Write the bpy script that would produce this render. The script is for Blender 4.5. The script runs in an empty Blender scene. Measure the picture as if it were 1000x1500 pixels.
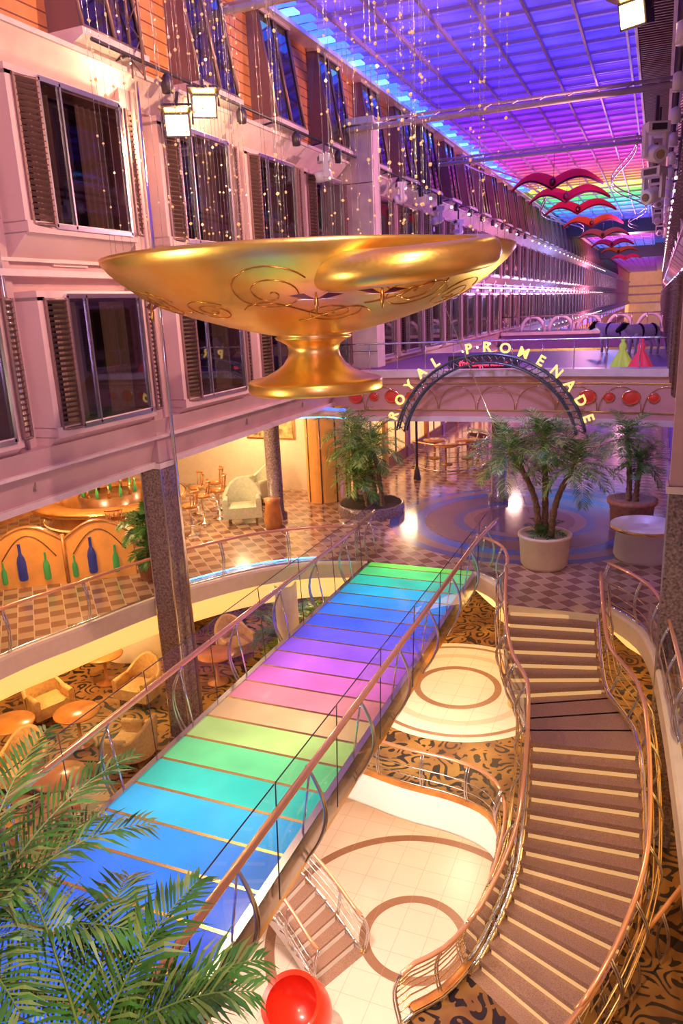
import bpy, math, random
from mathutils import Vector, Matrix
random.seed(7)
sc = bpy.context.scene
try:
    sc.view_settings.view_transform = 'Standard'
    sc.view_settings.look = 'None'
except Exception: pass
PI = math.pi
# ------------------------------------------------------------------ materials
MATS = {}
def nodes(name):
    m = bpy.data.materials.new(name); m.use_nodes = True
    nt = m.node_tree; b = nt.nodes['Principled BSDF']
    MATS[name] = m
    return m, nt, b
def mat(name, col, rough=0.5, metal=0.0, emit=None, es=0.0, noise=0.0, nscale=6.0, bump=0.0, coat=0.0, trans=0.0):
    m, nt, b = nodes(name)
    b.inputs['Base Color'].default_value = (*col, 1)
    b.inputs['Roughness'].default_value = rough
    b.inputs['Metallic'].default_value = metal
    if coat: b.inputs['Coat Weight'].default_value = coat
    if emit:
        b.inputs['Emission Color'].default_value = (*emit, 1)
        b.inputs['Emission Strength'].default_value = es
    if noise or bump:
        tc = nt.nodes.new('ShaderNodeTexCoord'); n = nt.nodes.new('ShaderNodeTexNoise')
        n.inputs['Scale'].default_value = nscale; n.inputs['Detail'].default_value = 5
        nt.links.new(tc.outputs['Object'], n.inputs['Vector'])
        if noise:
            r = nt.nodes.new('ShaderNodeValToRGB')
            r.color_ramp.elements[0].position = .3; r.color_ramp.elements[1].position = .7
            r.color_ramp.elements[0].color = (*[c*(1-noise) for c in col], 1)
            r.color_ramp.elements[1].color = (*[min(1, c*(1+noise*.6)) for c in col], 1)
            nt.links.new(n.outputs['Fac'], r.inputs['Fac']); nt.links.new(r.outputs['Color'], b.inputs['Base Color'])
        if bump:
            bp = nt.nodes.new('ShaderNodeBump'); bp.inputs['Strength'].default_value = bump
            nt.links.new(n.outputs['Fac'], bp.inputs['Height']); nt.links.new(bp.outputs['Normal'], b.inputs['Normal'])
    return m
def glassmat(name, tint=(1, 1, 1), refl=.12, rough=.02):
    m = bpy.data.materials.new(name); m.use_nodes = True; nt = m.node_tree; nt.nodes.clear()
    o = nt.nodes.new('ShaderNodeOutputMaterial'); mx = nt.nodes.new('ShaderNodeMixShader')
    t = nt.nodes.new('ShaderNodeBsdfTransparent'); g = nt.nodes.new('ShaderNodeBsdfGlossy')
    lw = nt.nodes.new('ShaderNodeLayerWeight'); lw.inputs['Blend'].default_value = refl
    t.inputs['Color'].default_value = (*tint, 1); g.inputs['Roughness'].default_value = rough
    nt.links.new(lw.outputs['Fresnel'], mx.inputs['Fac'])
    nt.links.new(t.outputs[0], mx.inputs[1]); nt.links.new(g.outputs[0], mx.inputs[2]); nt.links.new(mx.outputs[0], o.inputs[0])
    MATS[name] = m; return m
class NT:
    def __init__(s, nt): s.nt = nt
    def M(s, op, a, b=None, c=None):
        n = s.nt.nodes.new('ShaderNodeMath'); n.operation = op
        for i, v in enumerate((a, b, c)):
            if v is None: continue
            if isinstance(v, (int, float)): n.inputs[i].default_value = v
            else: s.nt.links.new(v, n.inputs[i])
        return n.outputs[0]
    def pos(s):
        tc = s.nt.nodes.new('ShaderNodeTexCoord'); sp = s.nt.nodes.new('ShaderNodeSeparateXYZ')
        s.nt.links.new(tc.outputs['Object'], sp.inputs[0]); s.tc = tc
        return sp.outputs
    def ramp(s, fac, stops, interp='LINEAR'):
        r = s.nt.nodes.new('ShaderNodeValToRGB'); cr = r.color_ramp; cr.interpolation = interp
        while len(cr.elements) > 1: cr.elements.remove(cr.elements[-1])
        cr.elements[0].position = stops[0][0]; cr.elements[0].color = (*stops[0][1], 1)
        for p, c in stops[1:]:
            e = cr.elements.new(p); e.color = (*c, 1)
        s.nt.links.new(fac, r.inputs['Fac']); return r.outputs['Color']
    def mix(s, fac, a, b):
        n = s.nt.nodes.new('ShaderNodeMix'); n.data_type = 'RGBA'
        for sock, v in ((n.inputs[0], fac), (n.inputs[6], a), (n.inputs[7], b)):
            if isinstance(v, tuple): sock.default_value = (*v, 1)
            elif isinstance(v, (int, float)): sock.default_value = v
            else: s.nt.links.new(v, sock)
        return n.outputs[2]
    def noise(s, scale, detail=4, vec=None):
        n = s.nt.nodes.new('ShaderNodeTexNoise'); n.inputs['Scale'].default_value = scale; n.inputs['Detail'].default_value = detail
        s.nt.links.new(vec if vec else s.tc.outputs['Object'], n.inputs['Vector']); return n.outputs['Fac']

mat('wall_paint', (.64, .42, .42), .45, noise=.14, nscale=1.2)
mat('bay_paint', (.76, .54, .52), .38)
mat('trim_white', (.84, .70, .64), .35, noise=.14, nscale=2)
mat('white', (.85, .82, .80), .35)
mat('cream', (.87, .72, .50), .5, noise=.05)
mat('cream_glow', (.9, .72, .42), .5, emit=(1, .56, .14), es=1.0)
mat('riser_lit', (.66, .44, .24), .5, emit=(1, .60, .24), es=.42)
mat('silver', (.72, .70, .74), .22, metal=1)
mat('chrome', (.85, .85, .88), .12, metal=1)
mat('dark_metal', (.10, .08, .10), .4, metal=.6)
mat('arch_metal', (.14, .18, .21), .3, metal=.8)
mat('louver', (.28, .16, .15), .4, metal=.3)
mat('curtain', (.30, .15, .14), .8, emit=(.8, .36, .14), es=.09)  # warm glow put into the cloth to brighten the window interiors
mat('room_dark', (.04, .02, .05), .7)
mat('copper_rail', (.90, .45, .26), .2, metal=.45, coat=.8)
mat('brass', (.90, .64, .27), .25, metal=1)
mat('granite', (.27, .18, .18), .25, noise=.7, nscale=22, coat=.5)
mat('step_stone', (.38, .21, .15), .38, noise=.4, nscale=60)
mat('wood', (.58, .22, .05), .28, noise=.35, nscale=3, coat=.5)
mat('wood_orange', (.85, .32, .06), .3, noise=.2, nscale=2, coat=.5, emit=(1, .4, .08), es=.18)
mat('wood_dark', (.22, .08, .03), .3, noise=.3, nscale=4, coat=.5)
mat('leaf', (.10, .28, .04), .42, noise=.6, nscale=2.5)
mat('leaf_near', (.11, .32, .04), .32, noise=.75, nscale=4)
mat('leaf_tip', (.36, .50, .10), .35, noise=.4, nscale=4)
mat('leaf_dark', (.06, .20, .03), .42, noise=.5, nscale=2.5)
mat('trunk', (.25, .15, .09), .85, noise=.5, nscale=18, bump=.6)
mat('terracotta', (.42, .18, .09), .6, noise=.3, nscale=8)
mat('soil', (.05, .03, .02), .9)
mat('lamp_warm', (1, .9, .7), .3, emit=(1, .72, .30), es=16)
mat('lamp_white', (1, 1, 1), .3, emit=(1, .92, .85), es=1.4)
mat('added_sparkle', (1, 1, 1), .3, emit=(1, .75, .6), es=4)
mat('bead_gold', (1, .7, .35), .25, metal=.7, emit=(1, .6, .25), es=.5)
mat('letters', (1, .75, .25), .3, emit=(1, .62, .14), es=1.3)
mat('neon_red', (1, .1, .15), .3, emit=(1, .03, .08), es=2.2)
mat('neon_blue', (.1, .3, 1), .3, emit=(.03, .10, 1), es=3.2)
mat('neon_cyan', (.2, .7, 1), .3, emit=(.10, .42, 1), es=3.2)
mat('track_purple', (.62, .40, .75), .2, metal=.8)
mat('red_oval', (.6, .05, .03), .35, emit=(.8, .05, .02), es=.12)
mat('fascia_pink', (.66, .34, .30), .4)
mat('red_leather', (.75, .03, .01), .35, coat=.4)
mat('chair_fabric', (.55, .54, .38), .75, noise=.15, nscale=20)
mat('chair_gold', (.60, .36, .13), .6, noise=.2, nscale=15)
mat('bird_red', (.50, .01, .03), .7, emit=(.7, .01, .05), es=.25)  # red glow put into the wings so they stay red under coloured light
mat('bird_dark', (.10, .01, .02), .6)
mat('bottle_green', (.05, .25, .06), .15, emit=(.1, .4, .08), es=.25)
mat('bottle_dark', (.03, .03, .12), .12, emit=(.04, .06, .3), es=.25)
mat('shop_glow', (.9, .6, .3), .4, emit=(1, .48, .16), es=1.0, noise=.5, nscale=1.5)
mat('far_glow', (.4, .2, .2), .5, emit=(1, .42, .22), es=.4, noise=.5, nscale=.5)
mat('shop_blue', (.3, .4, .9), .4, emit=(.15, .2, 1), es=.8)
mat('shop_pink', (.9, .4, .8), .4, emit=(.9, .22, .7), es=.6)
mat('deep_purple', (.26, .11, .36), .45)
mat('grid_purple', (.60, .44, .72), .4)
mat('cow_white', (.85, .85, .85), .4); mat('cow_black', (.02, .02, .02), .4)
mat('dress_red', (.9, .06, .12), .5, emit=(1, .05, .10), es=.3)
mat('dress_yellow', (.7, .75, .1), .5, emit=(.5, .8, .1), es=.25)
mat('picture', (.5, .35, .12), .5, noise=.9, nscale=5)
glassmat('glass', (.92, .97, .98), .22)
glassmat('window_glass', (.55, .5, .66), .58)
m, nt, b = nodes('gold'); N = NT(nt); N.pos()
n1 = N.noise(1.6, 6); n2 = N.noise(28, 3)
b.inputs['Metallic'].default_value = .9
nt.links.new(N.ramp(n1, [(.3, (.95, .50, .08)), (.7, (1, .74, .22))]), b.inputs['Base Color'])
nt.links.new(N.M('MULTIPLY_ADD', n2, .2, .23), b.inputs['Roughness'])
mat('gold_line', (.66, .34, .08), .3, metal=1)
m, nt, b = nodes('wood_slats'); N = NT(nt); p = N.pos()
s = N.M('FRACT', N.M('MULTIPLY', p[2], 4.2))
g = N.M('LESS_THAN', s, .12)
nt.links.new(N.mix(g, N.ramp(N.noise(2, 4), [(.3, (.68, .26, .08)), (.7, (.88, .39, .14))]), (.24, .07, .04)), b.inputs['Base Color'])
b.inputs['Roughness'].default_value = .4
YEND = 300
P = lambda y: y/300.0
def ledmat(name, mul, add):
    m, nt, b = nodes(name); N = NT(nt); p = N.pos()
    f = N.M('DIVIDE', p[1], 300.0)
    col = N.ramp(f, [(0, (.26, .09, .60)), (P(20), (.20, .08, .64)), (P(27), (.08, .05, .88)), (P(35), (.12, .02, 1.0)), (P(42), (.42, .03, .88)), (P(49), (.90, .04, .60)), (P(55), (1, .12, .14)), (P(58), (1, .40, .03)),
        (P(62), (.85, .80, .04)), (P(68), (.10, .80, .08)), (P(75), (.02, .60, .70)), (P(84), (.03, .10, 1)), (P(94), (.15, .05, .9)), (P(98), (.15, .75, .1)), (P(106), (.9, .65, .05)), (P(113), (.9, .05, .5)), (P(124), (.06, .05, 1)), (P(155), (.02, .45, .9)), (P(200), (.5, .05, .8)), (1, (.7, .3, .4))])
    st = N.M('MULTIPLY_ADD', N.noise(.7, 3), mul, add)
    b.inputs['Base Color'].default_value = (.12, .08, .2, 1)
    nt.links.new(col, b.inputs['Emission Color']); nt.links.new(st, b.inputs['Emission Strength'])
ledmat('ceiling_slat_glow', 2.3, .15); ledmat('ceiling_back', .5, .05)
PITCH = .64; BY0 = 1.0
m, nt, b = nodes('bridge_led'); N = NT(nt); p = N.pos()
k = N.M('FLOOR', N.M('DIVIDE', N.M('SUBTRACT', p[1], BY0), PITCH))
yq = N.M('MULTIPLY_ADD', k, PITCH, BY0+.3)
f = N.M('DIVIDE', yq, 18.0); Q = lambda y: y/18.0
col = N.ramp(f, [(Q(1), (.02, .08, .9)), (Q(5.2), (.03, .15, 1)), (Q(6.2), (.04, .25, 1)), (Q(7.0), (.05, .50, .95)), (Q(7.9), (.05, .75, .42)), (Q(8.7), (.32, .85, .20)), (Q(9.4), (.95, .62, .22)),
    (Q(10.1), (1, .30, .25)), (Q(10.9), (.95, .18, .62)), (Q(11.8), (.50, .12, .95)), (Q(12.7), (.15, .1, 1)), (Q(13.6), (.03, .12, 1)), (Q(14.6), (.02, .26, 1)), (Q(15.5), (.02, .50, .80)), (Q(16.3), (.03, .70, .30)), (Q(17.2), (.20, .85, .10))])
cx = N.M('ABSOLUTE', N.M('ADD', p[0], 5.2))
es = N.M('MULTIPLY_ADD', N.M('MULTIPLY', cx, cx), -.30, 1.3)
nt.links.new(N.mix(.85, col, (.04, .04, .05)), b.inputs['Base Color']); nt.links.new(col, b.inputs['Emission Color'])
nt.links.new(N.M('MULTIPLY', es, N.M('MULTIPLY_ADD', N.noise(.9, 2), .9, .45)), b.inputs['Emission Strength'])
b.inputs['Roughness'].default_value = .12
m, nt, b = nodes('tile_promenade'); N = NT(nt); p = N.pos()
TS = 2.1
a1 = N.M('FLOOR', N.M('MULTIPLY', N.M('ADD', p[0], p[1]), TS)); a2 = N.M('FLOOR', N.M('MULTIPLY', N.M('SUBTRACT', p[0], p[1]), TS))
ck = N.M('MODULO', N.M('ABSOLUTE', N.M('ADD', a1, a2)), 2.0)
base = N.mix(ck, (.52, .33, .22), (.26, .12, .08))
fl = N.M('LESS_THAN', N.M('FRACT', N.M('MULTIPLY', N.M('ADD', p[0], p[1]), TS)), .07)
base = N.mix(fl, base, (.66, .50, .36))
dx = N.M('ADD', p[0], 3.4); dy = N.M('SUBTRACT', p[1], 22.3)
r = N.M('SQRT', N.M('ADD', N.M('MULTIPLY', dx, dx), N.M('MULTIPLY', dy, dy)))
rr = N.M('DIVIDE', r, 5.0)
rc = N.ramp(rr, [(0, (.20, .10, .12)), (.3, (.30, .17, .16)), (.36, (.05, .11, .30)), (.42, (.20, .12, .16)), (.58, (.13, .09, .16)), (.6, (.03, .14, .50)), (.68, (.28, .18, .20)), (.76, (.06, .10, .32))], 'CONSTANT')
base = N.mix(N.M('LESS_THAN', r, 4.1), base, rc)
nt.links.new(base, b.inputs['Base Color']); b.inputs['Roughness'].default_value = .15
b.inputs['Coat Weight'].default_value = .6; b.inputs['Coat Roughness'].default_value = .12
def ringfloor(name, cxx, cyy, stops, rmax, outer):
    m, nt, b = nodes(name); N = NT(nt); p = N.pos()
    dx = N.M('SUBTRACT', p[0], cxx); dy = N.M('SUBTRACT', p[1], cyy)
    r = N.M('SQRT', N.M('ADD', N.M('MULTIPLY', dx, dx), N.M('MULTIPLY', dy, dy)))
    rc = N.ramp(N.M('DIVIDE', r, 8.0), [(q/8.0, c) for q, c in stops], 'CONSTANT')
    j1 = N.M('LESS_THAN', N.M('FRACT', N.M('MULTIPLY', p[0], 1.6)), .02); j2 = N.M('LESS_THAN', N.M('FRACT', N.M('MULTIPLY', p[1], 1.6)), .02)
    j = N.M('MULTIPLY', N.M('MAXIMUM', j1, j2), .55)
    rc = N.mix(j, rc, (.45, .25, .18))
    nz = N.noise(40, 2); rc = N.mix(N.M('MULTIPLY', nz, .22), rc, (.55, .36, .22))
    nz = N.noise(.9, 3); rc = N.mix(N.M('MULTIPLY', nz, .28), rc, (.75, .42, .34))
    if outer == 'carpet':
        n = nt.nodes.new('ShaderNodeTexNoise'); n.inputs['Scale'].default_value = 2.1; n.inputs['Detail'].default_value = 0
        nt.links.new(N.tc.outputs['Object'], n.inputs['Vector'])
        w = N.M('FRACT', N.M('MULTIPLY', n.outputs['Fac'], 6.0))
        w2 = N.noise(4.2, 1)
        sel = N.M('MULTIPLY', N.M('LESS_THAN', w, .42), N.M('GREATER_THAN', w2, .44))
        cp = N.mix(sel, N.ramp(N.noise(1.2, 2), [(.35, (.20, .08, .03)), (.65, (.40, .20, .05))]), (.02, .01, .015))
        rc = N.mix(N.M('GREATER_THAN', r, rmax), rc, cp)
        b.inputs['Roughness'].default_value = .45
    else: b.inputs['Roughness'].default_value = .36
    nt.links.new(rc, b.inputs['Base Color'])
CR = (.86, .76, .66); CR2 = (.72, .55, .43); BR = (.22, .09, .04)
ringfloor('floor_marble_lower', -4.0, 12.4, [(0, CR), (.95, BR), (1.18, CR), (3.0, BR), (3.2, CR), (4.8, CR2), (5.1, CR)], 9, '')
ringfloor('floor_carpet', -4.43, 18.0, [(0, CR), (.98, BR), (1.17, CR), (1.75, CR2), (1.95, CR), (2.35, BR), (2.5, CR)], 2.7, 'carpet')

# ------------------------------------------------------------------ mesh builder
class MB:
    def __init__(s): s.v = []; s.f = []; s.m = []; s.s = []; s.mats = []; s.T = None
    def mi(s, name):
        if name not in s.mats: s.mats.append(name)
        return s.mats.index(name)
    def av(s, p):
        p = Vector(p)
        if s.T is not None: p = s.T @ p
        s.v.append(p); return len(s.v)-1
    def face(s, pts, m, sm=False):
        ids = [s.av(p) for p in pts]; s.f.append(ids); s.m.append(s.mi(m)); s.s.append(sm)
    def fi(s, ids, m, sm=False): s.f.append(list(ids)); s.m.append(s.mi(m)); s.s.append(sm)
    def box(s, x0, x1, y0, y1, z0, z1, m):
        i = [s.av(p) for p in ((x0,y0,z0),(x1,y0,z0),(x1,y1,z0),(x0,y1,z0),(x0,y0,z1),(x1,y0,z1),(x1,y1,z1),(x0,y1,z1))]
        for q in ((3,2,1,0),(4,5,6,7),(0,1,5,4),(1,2,6,5),(2,3,7,6),(3,0,4,7)): s.fi([i[a] for a in q], m)
    def tube(s, pts, r, m, n=8, closed=False, caps=True):
        pts = [Vector(p) for p in pts]; N = len(pts); rings = []
        up = None
        for k in range(N):
            if closed: d = pts[(k+1) % N]-pts[k-1]
            else: d = pts[min(k+1, N-1)]-pts[max(k-1, 0)]
            if d.length < 1e-9: d = Vector((0, 0, 1))
            d.normalize()
            if up is None: up = Vector((0, 0, 1)) if abs(d.z) < .9 else Vector((1, 0, 0))
            a = up - d*up.dot(d)
            if a.length < 1e-6: a = d.orthogonal()
            a.normalize(); up = a; bb = d.cross(a)
            rr = r[k] if isinstance(r, (list, tuple)) else r
            rings.append([s.av(pts[k]+a*math.cos(2*PI*j/n)*rr+bb*math.sin(2*PI*j/n)*rr) for j in range(n)])
        for k in range(N if closed else N-1):
            A = rings[k]; B = rings[(k+1) % N]
            for j in range(n): s.fi((A[j], A[(j+1) % n], B[(j+1) % n], B[j]), m, True)
        if caps and not closed:
            s.fi(rings[0][::-1], m); s.fi(rings[-1], m)
    def lathe(s, prof, c, m, n=32, mod=None):
        rings = []
        for (r, z) in prof:
            if r < 1e-5: rings.append([s.av((c[0], c[1], c[2]+z))])
            else:
                ring = []
                for j in range(n):
                    a = 2*PI*j/n; rr = r*(mod(a, z) if mod else 1)
                    ring.append(s.av((c[0]+rr*math.cos(a), c[1]+rr*math.sin(a), c[2]+z)))
                rings.append(ring)
        for A, B in zip(rings[:-1], rings[1:]):
            for j in range(n):
                if len(A) == 1 and len(B) == 1: continue
                if len(A) == 1: s.fi((A[0], B[(j+1) % n], B[j]), m, True)
                elif len(B) == 1: s.fi((A[j], A[(j+1) % n], B[0]), m, True)
                else: s.fi((A[j], A[(j+1) % n], B[(j+1) % n], B[j]), m, True)
    def prism(s, outline, z0, z1, mtop, mbot=None, mside=None):
        t = [s.av((x, y, z1)) for x, y in outline]; bt = [s.av((x, y, z0)) for x, y in outline]
        s.fi(t, mtop); s.fi(bt[::-1], mbot or mtop)
        n = len(outline)
        for i in range(n): s.fi((bt[i], bt[(i+1) % n], t[(i+1) % n], t[i]), mside or mtop)
    def grid(s, fn, nu, nv, m, sm=True):
        ids = [[s.av(fn(u/nu, v/nv)) for v in range(nv+1)] for u in range(nu+1)]
        for u in range(nu):
            for v in range(nv): s.fi((ids[u][v], ids[u+1][v], ids[u+1][v+1], ids[u][v+1]), m, sm)
    def text(s, body, size, m, T, extrude=.02, offset=.006):
        cu = bpy.data.curves.new('t', 'FONT'); cu.body = body; cu.size = size; cu.extrude = extrude; cu.offset = offset; cu.align_x = 'CENTER'; cu.resolution_u = 3
        ob = bpy.data.objects.new('t', cu); me = ob.to_mesh(); s.T = T; base = len(s.v)
        for v in me.vertices: s.av(v.co)
        for p in me.polygons: s.fi([base+q for q in p.vertices], m)
        s.T = None; ob.to_mesh_clear(); bpy.data.objects.remove(ob)
    def mesh(s, name):
        me = bpy.data.meshes.new(name); me.from_pydata([tuple(v) for v in s.v], [], s.f)
        for mm in s.mats: me.materials.append(MATS[mm])
        me.polygons.foreach_set('material_index', s.m); me.polygons.foreach_set('use_smooth', s.s); me.update()
        return me
    def obj(s, name, loc=(0, 0, 0), rz=0):
        return put(s.mesh(name), name, loc, rz)
def put(me, name, loc=(0, 0, 0), rz=0, scale=None):
    o = bpy.data.objects.new(name, me); o.location = loc; o.rotation_euler = (0, 0, rz)
    if scale: o.scale = scale
    sc.collection.objects.link(o); return o
def child(o, par, name=None):
    o.parent = par
    if name: o.name = name
    return o
def cat(pts, n=8):
    P = [Vector(p) for p in pts]; P = [2*P[0]-P[1]]+P+[2*P[-1]-P[-2]]; out = []
    for i in range(1, len(P)-2):
        for k in range(n):
            t = k/n; a, b_, c, d = P[i-1], P[i], P[i+1], P[i+2]
            out.append(.5*((2*b_)+(c-a)*t+(2*a-5*b_+4*c-d)*t*t+(3*b_-a-3*c+d)*t**3))
    out.append(P[-2]); return out
class Path:
    def __init__(s, pts):
        s.p = [Vector(p) for p in pts]; s.L = [0]
        for a, b_ in zip(s.p[:-1], s.p[1:]): s.L.append(s.L[-1]+(b_-a).length)
        s.len = s.L[-1]
    def at(s, d):
        d = max(0, min(s.len, d))
        for i in range(len(s.p)-1):
            if d <= s.L[i+1] or i == len(s.p)-2:
                t = (d-s.L[i])/max(1e-9, s.L[i+1]-s.L[i]); return s.p[i].lerp(s.p[i+1], t)
    def nrm(s, d):
        a = s.at(d-.15); b_ = s.at(d+.15); t = b_-a; t.z = 0; t.normalize(); return Vector((-t.y, t.x, 0))
def railing(name, pts, h=1.0, spacing=1.5, side=1, bars=0, glass=True, bow=.14, curb=True, gtop=None, bm='brass'):
    mb = MB(); P = Path(pts); up = Vector((0, 0, 1))
    n = max(2, int(P.len/.25)); S = [P.at(P.len*i/n) for i in range(n+1)]; NN = [P.nrm(P.len*i/n)*side for i in range(n+1)]
    mb.tube([p+up*h for p in S], .038, 'copper_rail', 8)
    if curb: mb.tube([p+up*.06 for p in S], .03, 'silver', 6)
    gt = gtop or h-.07
    if glass:
        for i in range(n):
            a, b_ = S[i]+NN[i]*.05, S[i+1]+NN[i+1]*.05
            mb.face([a+up*.1, b_+up*.1, b_+up*gt, a+up*gt], 'glass')
    for k in range(bars):
        z = .18+k*(h-.3)/max(1, bars)
        off = bow*math.sin(PI*min(1, z/h))*.9
        mb.tube([p+q*off+up*z for p, q in zip(S, NN)], .012, bm, 5)
    m = max(1, round(P.len/spacing))
    for i in range(m+1):
        d = P.len*i/m; p = P.at(d); q = P.nrm(d)*side
        pts2 = [p+q*bow*math.sin(PI*t)+up*(h*t) - up*.15*(t == 0) for t in [j/7 for j in range(8)]]
        mb.tube(pts2, .02, 'silver', 6)
        t2 = P.nrm(d).cross(up)*.05
        mb.tube([a+t2 for a in pts2], .014, 'silver', 5)
        mb.box(p.x-.05, p.x+.05, p.y-.05, p.y+.05, p.z-.02, p.z+.05, 'brass')
    return mb.obj(name)

# ------------------------------------------------------------------ camera
cam_d = bpy.data.cameras.new('camera'); cam = bpy.data.objects.new('camera', cam_d); sc.collection.objects.link(cam)
Xr = Vector((.9244, -.0617, .3762)).normalized(); Yr = Vector((.3788, .2607, -.888)); Yr = (Yr-Xr*Yr.dot(Xr)).normalized(); Zr = Xr.cross(Yr)
M = Matrix((Xr, Yr, Zr)).to_4x4(); M.translation = Vector((0, 0, 6.5)); cam.matrix_world = M
cam_d.sensor_fit = 'VERTICAL'; cam_d.sensor_height = 36; cam_d.sensor_width = 24; cam_d.lens = 36*1090/1500; cam_d.clip_end = 500; cam_d.clip_start = .05
sc.camera = cam
# ------------------------------------------------------------------ decks
left_edge = cat([(-11.4, -2, 0), (-11.9, 3, 0), (-12.0, 7, 0), (-11.8, 9.9, 0), (-11.3, 11.6, 0), (-10.75, 13.4, 0), (-10.1, 14.7, 0), (-9.2, 16.0, 0), (-8.0, 16.9, 0), (-6.65, 17.3, 0)], 5)
stl = cat([(-3.75, 17.3, 0), (-3.1, 16.7, 0), (-2.8, 16.0, 0), (-2.7, 15.5, 0)], 4)
strr = cat([(-.76, 15.5, 0), (-.72, 16.0, 0), (-.3, 15.6, 0), (.15, 14.9, 0), (.4, 14.0, 0), (.55, 12.8, 0), (.75, 10, 0), (.9, 6, 0), (.9, -2, 0)], 4)
hole = [(p.x, p.y) for p in left_edge]+[(p.x, p.y) for p in stl]+[(p.x, p.y) for p in strr]
outl = [(-24, -2)]+hole+[(3, -2), (3, YEND), (-24, YEND)]
mb = MB(); mb.prism(outl, -.35, 0, 'tile_promenade', 'cream', 'cream'); mb.obj('floor_promenade')
mb = MB()
def fascia(path, sgn, z0, z1, m1, m2):
    P = Path(path); n = int(P.len/.3)
    prev = None
    for i in range(n+1):
        d = P.len*i/n; p = P.at(d); q = P.nrm(d)*sgn
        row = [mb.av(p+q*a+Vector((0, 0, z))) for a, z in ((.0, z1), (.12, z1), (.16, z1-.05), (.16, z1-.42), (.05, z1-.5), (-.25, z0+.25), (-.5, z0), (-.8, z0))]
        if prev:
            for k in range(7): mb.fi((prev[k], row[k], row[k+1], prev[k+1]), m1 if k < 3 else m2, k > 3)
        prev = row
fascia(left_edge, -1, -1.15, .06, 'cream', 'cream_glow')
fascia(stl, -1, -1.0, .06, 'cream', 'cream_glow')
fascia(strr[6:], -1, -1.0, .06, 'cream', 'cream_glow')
mb.tube([p+Vector((-.35, .3, .03)) for p in left_edge[28:42]], .02, 'neon_cyan', 5)
mb.obj('trim_1')
railing('balcony_railing', left_edge[12:-1], 1.0, 1.7, -1)
railing('balcony_railing', stl, 1.0, .9, -1, bars=0)
railing('balcony_railing', strr[5:24], 1.0, 1.2, -1, bars=3)

well = cat([(-8.6, -2, 0), (-8.6, 6, 0), (-8.6, 10.8, 0), (-8.6, 12.4, 0), (-8.0, 13.3, 0), (-6.9, 13.75, 0), (-5.7, 13.6, 0), (-4.5, 13.35, 0), (-3.3, 13.25, 0), (-2.45, 12.9, 0), (-2.05, 12, 0), (-1.95, 10.6, 0), (-2.05, 9.4, 0), (-2.35, 8.6, 0), (-2.75, 8.05, 0), (-2.8, 7, 0), (-2.8, -2, 0)], 5)
Z4 = -3.6
outl = [(-24, -2)]+[(p.x, p.y) for p in well]+[(3, -2), (3, 34), (-24, 34)]
mb = MB(); mb.prism(outl, Z4-.3, Z4, 'floor_carpet', 'cream', 'white'); mb.obj('floor_casino')
mb = MB()
w4 = [p+Vector((0, 0, Z4)) for p in well]
P = Path(w4[14:70]); n = int(P.len/.25); prev = None
for i in range(n+1):
    d = P.len*i/n; p = P.at(d); q = -P.nrm(d)
    row = [mb.av(p+q*a+Vector((0, 0, z))) for a, z in ((-.02, .12), (.12, .12), (.12, .04), (.08, .02), (.08, -.75), (.02, -.85), (-.3, -.85))]
    if prev:
        for k in range(6): mb.fi((prev[k], row[k], row[k+1], prev[k+1]), 'wood' if k < 2 else 'white', k > 3)
    prev = row
mb.obj('trim_2')
railing('well_railing', w4[20:48], .95, 1.1, -1, bars=3, bm='silver')
railing('well_railing', w4[48:72], .95, .8, -1, bars=6, glass=False, bm='brass')
railing('guard_railing', cat([(1.0, 11.2, Z4), (.5, 10.1, Z4), (.05, 9.2, Z4), (-.45, 8.1, Z4), (-.9, 7.1, Z4)], 5), 1.0, .9, 1)
mb = MB(); mb.box(-24, 3, -2, 34, -6.8, -6.6, 'floor_marble_lower'); mb.obj('floor_lobby')
mb = MB()
mb.box(-24, 3, 27, 27.2, -3.6, -.35, 'cream'); mb.box(-24, 3, 20, 20.2, -6.6, -3.9, 'cream'); mb.box(-20, -19.8, -2, 27, -6.6, -.35, 'cream'); mb.box(2.0, 2.2, -2, 27, -6.6, -.35, 'cream')
mb.obj('wall_lower')

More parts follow.
